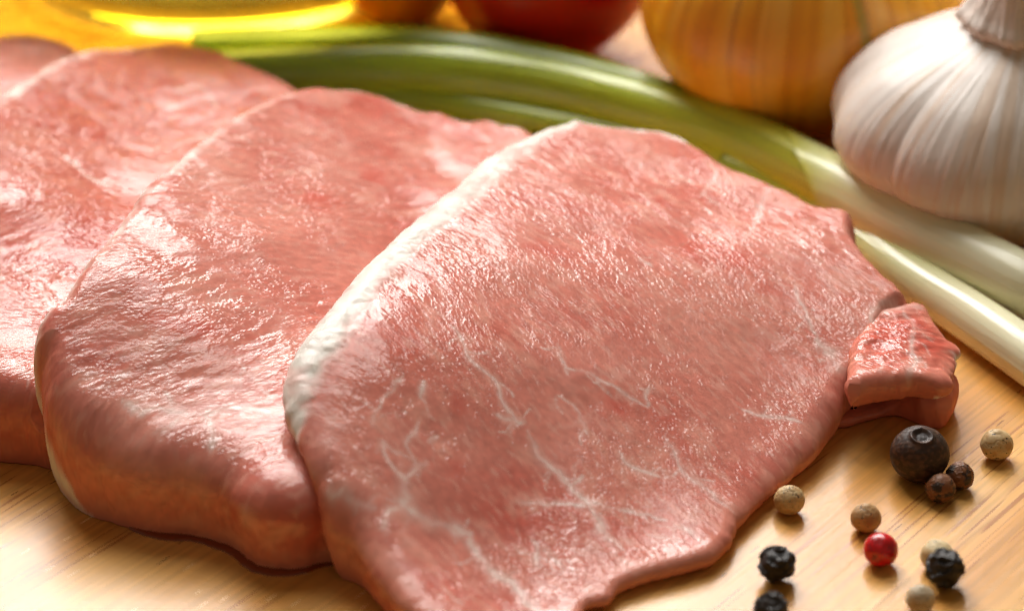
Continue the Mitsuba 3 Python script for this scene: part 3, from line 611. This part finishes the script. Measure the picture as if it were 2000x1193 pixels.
def tomato(key, x, y, R, col, label, category, seed, squash=0.94):
    v, f, S, A = lathe([(0, 1.0), (0.25, 0.3), (0.62, 0.32), (0.88, 0.66), (1.0, 1.12), (0.95, 1.5), (0.72, 1.82), (0.4, 1.92), (0.15, 1.84), (0, 1.8)][1:] if False else [(0, 0.02), (0.3, 0.04), (0.62, 0.24), (0.88, 0.58), (1.0, 1.02), (0.95, 1.42), (0.72, 1.76), (0.4, 1.90), (0.15, 1.84), (0, 1.8)], 160, 90)
    v = v * R * [1, 1, squash]
    v[:, :2] *= (1 + 0.025 * np.cos(5 * A + seed) * smooth01(0.2, 0.8, S) + 0.02 * (ang_noise(A, 1.5, S, 1, seed) - .5))[:, None]
    c = np.clip(np.tile(col, (len(v), 1)) * (0.9 + 0.2 * ang_noise(A, 3, S, 2, seed + 1))[:, None], 0, 0.9)
    add(key + '__fruit', turned(v, (x, y, 0.0)), f, 'tomato_skin', c)
    st = trimesh.creation.icosphere(2)
    parts = []
    for k in range(5):
        a0 = k * 2 * math.pi / 5 + seed
        w = np.array(trimesh.creation.icosphere(3).vertices) * [0.26 * R, 0.07 * R, 0.03 * R]
        w[:, 2] += 0.10 * R * np.sin(w[:, 0] / R * 6)
        w[:, 0] += 0.24 * R
        ca, sa = math.cos(a0), math.sin(a0)
        parts.append(trimesh.Trimesh(np.column_stack([w[:, 0] * ca - w[:, 1] * sa, w[:, 0] * sa + w[:, 1] * ca, w[:, 2]]), trimesh.creation.icosphere(3).faces, process=False))
    parts.append(trimesh.creation.cylinder(0.05 * R, 0.35 * R, sections=16))
    cal = trimesh.util.concatenate(parts)
    add(key + '__calyx', np.array(cal.vertices) + [x, y, 1.84 * R * squash], np.array(cal.faces), 'leaf', np.tile([0.08, 0.16, 0.02], (len(cal.vertices), 1)))
    tag(key, label, category)


TOM = (6.0, 91.0, 17.6, 18.5)
tomato('red_tomato', TOM[0], TOM[1], TOM[3], [0.44, 0.012, 0.004], 'glossy deep red tomato behind the spring onion leaves, left of the yellow onion', 'tomato', 3)
ORA = (-19.0, 106.0, 11.5, 12.0)
tomato('orange_tomato', ORA[0], ORA[1], ORA[3], [0.80, 0.28, 0.010], 'small blurred orange tomato between the oil bowl and the red tomato', 'tomato', 8)

# ------------------------------------------------------------------ bowl of oil
BX, BY = -53.0, 134.0
outer = [(0, 1.2), (20, 1.2), (24, 0.3), (29, 0.2), (31, 1.2), (33, 4), (40, 10), (47, 18), (52, 28), (55, 40), (56, 52)]
inner = [(54.2, 52), (53.2, 40), (50.2, 28.5), (45, 19.2), (38.4, 12), (31, 7), (20, 5), (0, 4.6)]
LEVEL = 30.0


def spin(profile, around=160):
    pr = np.array(profile, float)
    th = np.arange(around) / around * 2 * np.pi
    v = np.stack([pr[:, :1] * np.cos(th), pr[:, :1] * np.sin(th), np.repeat(pr[:, 1:2], around, 1)], -1).reshape(-1, 3)
    i, j = np.meshgrid(np.arange(len(pr) - 1), np.arange(around), indexing='ij')
    a, b, cc, d = i * around + j, i * around + (j + 1) % around, (i + 1) * around + (j + 1) % around, (i + 1) * around + j
    f = np.vstack([np.stack([a, b, cc], -1).reshape(-1, 3), np.stack([a, cc, d], -1).reshape(-1, 3)])
    return v, f


def dense_profile(p, k=0.5):
    return catmull(np.column_stack([np.array(p, float), np.zeros(len(p))]), k, False)[:, :2]


outer, inner = [(a * 1.22, b) for a, b in outer], [(a * 1.22, b) for a, b in inner]
po, pi_ = dense_profile(outer), dense_profile(inner)
po[:, 0], pi_[:, 0] = np.maximum(po[:, 0], 0), np.maximum(pi_[:, 0], 0)
above, beneath = pi_[pi_[:, 1] >= LEVEL], pi_[pi_[:, 1] < LEVEL]
edge = np.array([[np.interp(LEVEL, pi_[::-1, 1], pi_[::-1, 0]), LEVEL]])
lip = np.array([[56, 52], [55.9, 52.7], [55.1, 53.1], [54.4, 52.7]]) * [1.22, 1]
v, f = spin(np.vstack([po, lip[1:], above, edge]))
add('glass_bowl', v + [BX, BY, 0.02], f, 'clear_glass')
tag('glass_bowl', 'clear round glass bowl behind the rearmost chops, only its yellow lit foot showing', 'bowl')
v, f = spin(np.vstack([edge, beneath])[::-1])
add('cooking_oil__body', v + [BX, BY, 0.02], f, 'oil_in_glass')
v, f = spin(np.array([[edge[0, 0], LEVEL], [edge[0, 0] * 0.5, LEVEL], [0, LEVEL]]))
add('cooking_oil__surface', v + [BX, BY, 0.02], f, 'oil_top')
tag('cooking_oil', 'bright yellow cooking oil filling the glass bowl', 'oil')

# ------------------------------------------------------------------ peppercorns
BALL = trimesh.creation.icosphere(5)


def corn(key, place, style, seed, label, group=None, category='peppercorn', turn=(0, 0)):
    x, y, z, R = place
    p = np.array(BALL.vertices)
    rng = np.random.default_rng(seed)
    off = rng.uniform(0, 50, 3)
    N = lambda k, o=3, s=0: meshkit.fbm(p * k + off, o, seed + s)
    pole = np.array([math.sin(turn[0]) * math.cos(turn[1]), math.sin(turn[0]) * math.sin(turn[1]), math.cos(turn[0])])
    ca = p @ pole
    if style == 'black':      # shrunken: a net of sharp ridges round deep hollows
        pw = p + 0.35 * np.stack([N(2, 2, 4), N(2, 2, 5), N(2, 2, 6)], -1)
        rid = np.abs(meshkit.fbm(pw * 1.25 + off, 2, seed + 1) - 0.5)
        rad = 1.0 + 0.20 * (N(1.3, 2) - 0.5) - 0.16 * smooth01(0.0, 0.16, rid) + 0.05 * (1 - smooth01(0, 0.03, rid)) + 0.05 * (N(3.5, 2, 2) - .5)
        rad *= 1.08
        c = blend(np.tile([0.011, 0.008, 0.007], (len(p), 1)), [0.03, 0.017, 0.011], smooth01(0.55, 0.8, N(4, 3, 3)))
    elif style == 'brown':
        rid = np.abs(N(2.6, 2, 1) - 0.5)
        rad = 1.0 + 0.12 * (N(1.4, 2) - .5) + 0.05 * (1 - smooth01(0, .05, rid)) + 0.04 * (N(9, 2, 2) - .5)
        c = blend(np.tile([0.16, 0.055, 0.016], (len(p), 1)), [0.028, 0.014, 0.008], smooth01(0.47, 0.60, N(1.8, 3, 3)))
        c = blend(c, [0.30, 0.14, 0.05], 0.6 * smooth01(0.58, 0.75, N(6, 3, 5)))
    elif style == 'allspice':
        aa = np.arccos(np.clip(ca, -1, 1)) + 0.14 * (N(2.5, 2, 8) - .5)
        ring = np.exp(-((aa - 0.34) / 0.08) ** 2) * (0.35 + 1.1 * N(3, 2, 9))
        pit = smooth01(0.33, 0.16, aa)
        rad = 1.0 + 0.06 * (N(1.3, 2) - .5) + 0.03 * (N(11, 2, 2) - .5) + 0.05 * ring - 0.09 * pit
        c = blend(np.tile([0.030, 0.013, 0.007], (len(p), 1)), [0.085, 0.036, 0.016], smooth01(0.44, 0.70, N(7, 4, 3)))
        c = blend(c, [0.02, 0.009, 0.006], pit)
    elif style == 'red':
        dent = sum(np.exp(-((1 - p @ d) / 0.035)) * a for d, a in ((np.array([-.42, -.85, -.05]) / .95, 0.16), (np.array([.35, -.72, .60]) / 1.0, 0.10), (np.array([-.15, -.45, .88]), 0.07)))
        rad = 1.0 + 0.10 * (N(1.2, 2) - .5) - dent + 0.03 * (N(5, 2, 2) - .5)
        c = blend(np.tile([0.56, 0.006, 0.010], (len(p), 1)), [0.34, 0.004, 0.008], smooth01(0.45, 0.7, N(3, 3, 3)))
        c = blend(c, [0.03, 0.006, 0.004], smooth01(0.05, 0.11, dent) * smooth01(0.35, 0.55, N(6, 2, 7)))
    else:                     # white: smooth with faint seams, specks
        base = {'tan': [0.44, 0.26, 0.11], 'white': [0.56, 0.40, 0.20], 'cream': [0.66, 0.53, 0.30], 'grey': [0.46, 0.38, 0.26]}[style]
        rid = np.abs(N(1.5, 3, 1) - 0.5)
        rad = 1.0 + 0.11 * (N(1.2, 2) - .5) - 0.03 * (1 - smooth01(0, .035, rid)) + 0.018 * (N(9, 2, 2) - .5) + 0.06 * smooth01(0.93, 1, ca)
        c = blend(np.tile(base, (len(p), 1)), np.array(base) * [0.82, 0.68, 0.55], smooth01(0.45, 0.7, N(2.2, 3, 3)))
        c = blend(c, np.array(base) * 0.45, 0.5 * (1 - smooth01(0, .02, rid)))
        c = blend(c, [0.05, 0.03, 0.02], smooth01(0.68, 0.76, N(5, 3, 5)))
    v = p * (rad * R)[:, None]
    v[:, 2] *= 0.96
    v += [x, y, -v[:, 2].min() + 0.02]
    add(key, v, np.array(BALL.faces), 'glossy_skin' if style == 'red' else 'dry_skin', c)
    tag(key, label, category, group)


corn('allspice_berry', (54.34, -49.34, 3.95, 3.95), 'allspice', 3, 'large dark brown allspice berry with a ringed crown, biggest of the scattered spices', None, 'allspice berry', (0.30, -1.6))
corn('brown_peppercorn', (59.43, -51.88, 1.9, 1.9), 'brown', 5, 'dark brown mottled peppercorn touching the right side of the big allspice berry', 'brown peppercorns beside the allspice berry')
corn('brown_peppercorn_001', (56.56, -55.0, 1.96, 1.96), 'brown', 9, 'rusty brown peppercorn with a dark patch, in front of the big allspice berry', 'brown peppercorns beside the allspice berry')
W = 'white peppercorns on the board'
corn('white_peppercorn', (65.37, -43.93, 2.21, 2.21), 'white', 12, 'pale yellow peppercorn nearest the right edge, right of the allspice berry', W)
corn('white_peppercorn_001', (36.41, -57.95, 2.02, 2.02), 'white', 17, 'tan speckled white peppercorn next to the edge of the frontmost chop', W, turn=(1.9, -1.0))
corn('white_peppercorn_002', (46.02, -62.41, 2.0, 2.0), 'tan', 23, 'light brown seamed peppercorn just behind the red one', W)
corn('white_peppercorn_003', (54.25, -71.67, 2.09, 2.09), 'cream', 29, 'cream peppercorn half hidden behind a black one', W, turn=(0.5, 2.2))
corn('white_peppercorn_004', (51.13, -81.5, 1.86, 1.86), 'grey', 31, 'greyish white peppercorn at the bottom edge, right of the red one', W)
corn('red_peppercorn', (47.16, -70.53, 2.23, 2.23), 'red', 37, 'shiny red peppercorn with dark dents, the only red one', None)
K = 'black peppercorns on the board'
corn('black_peppercorn', (33.66, -74.51, 2.27, 2.27), 'black', 43, 'wrinkled black peppercorn left of the red one, below the tan one by the chop', K)
corn('black_peppercorn_001', (54.77, -75.69, 2.33, 2.33), 'black', 47, 'wrinkled black peppercorn in front of the cream one, right of the red one', K)
corn('black_peppercorn_002', (32.26, -84.77, 2.16, 2.16), 'black', 53, 'wrinkled black peppercorn cut off by the bottom edge of the photo', K)
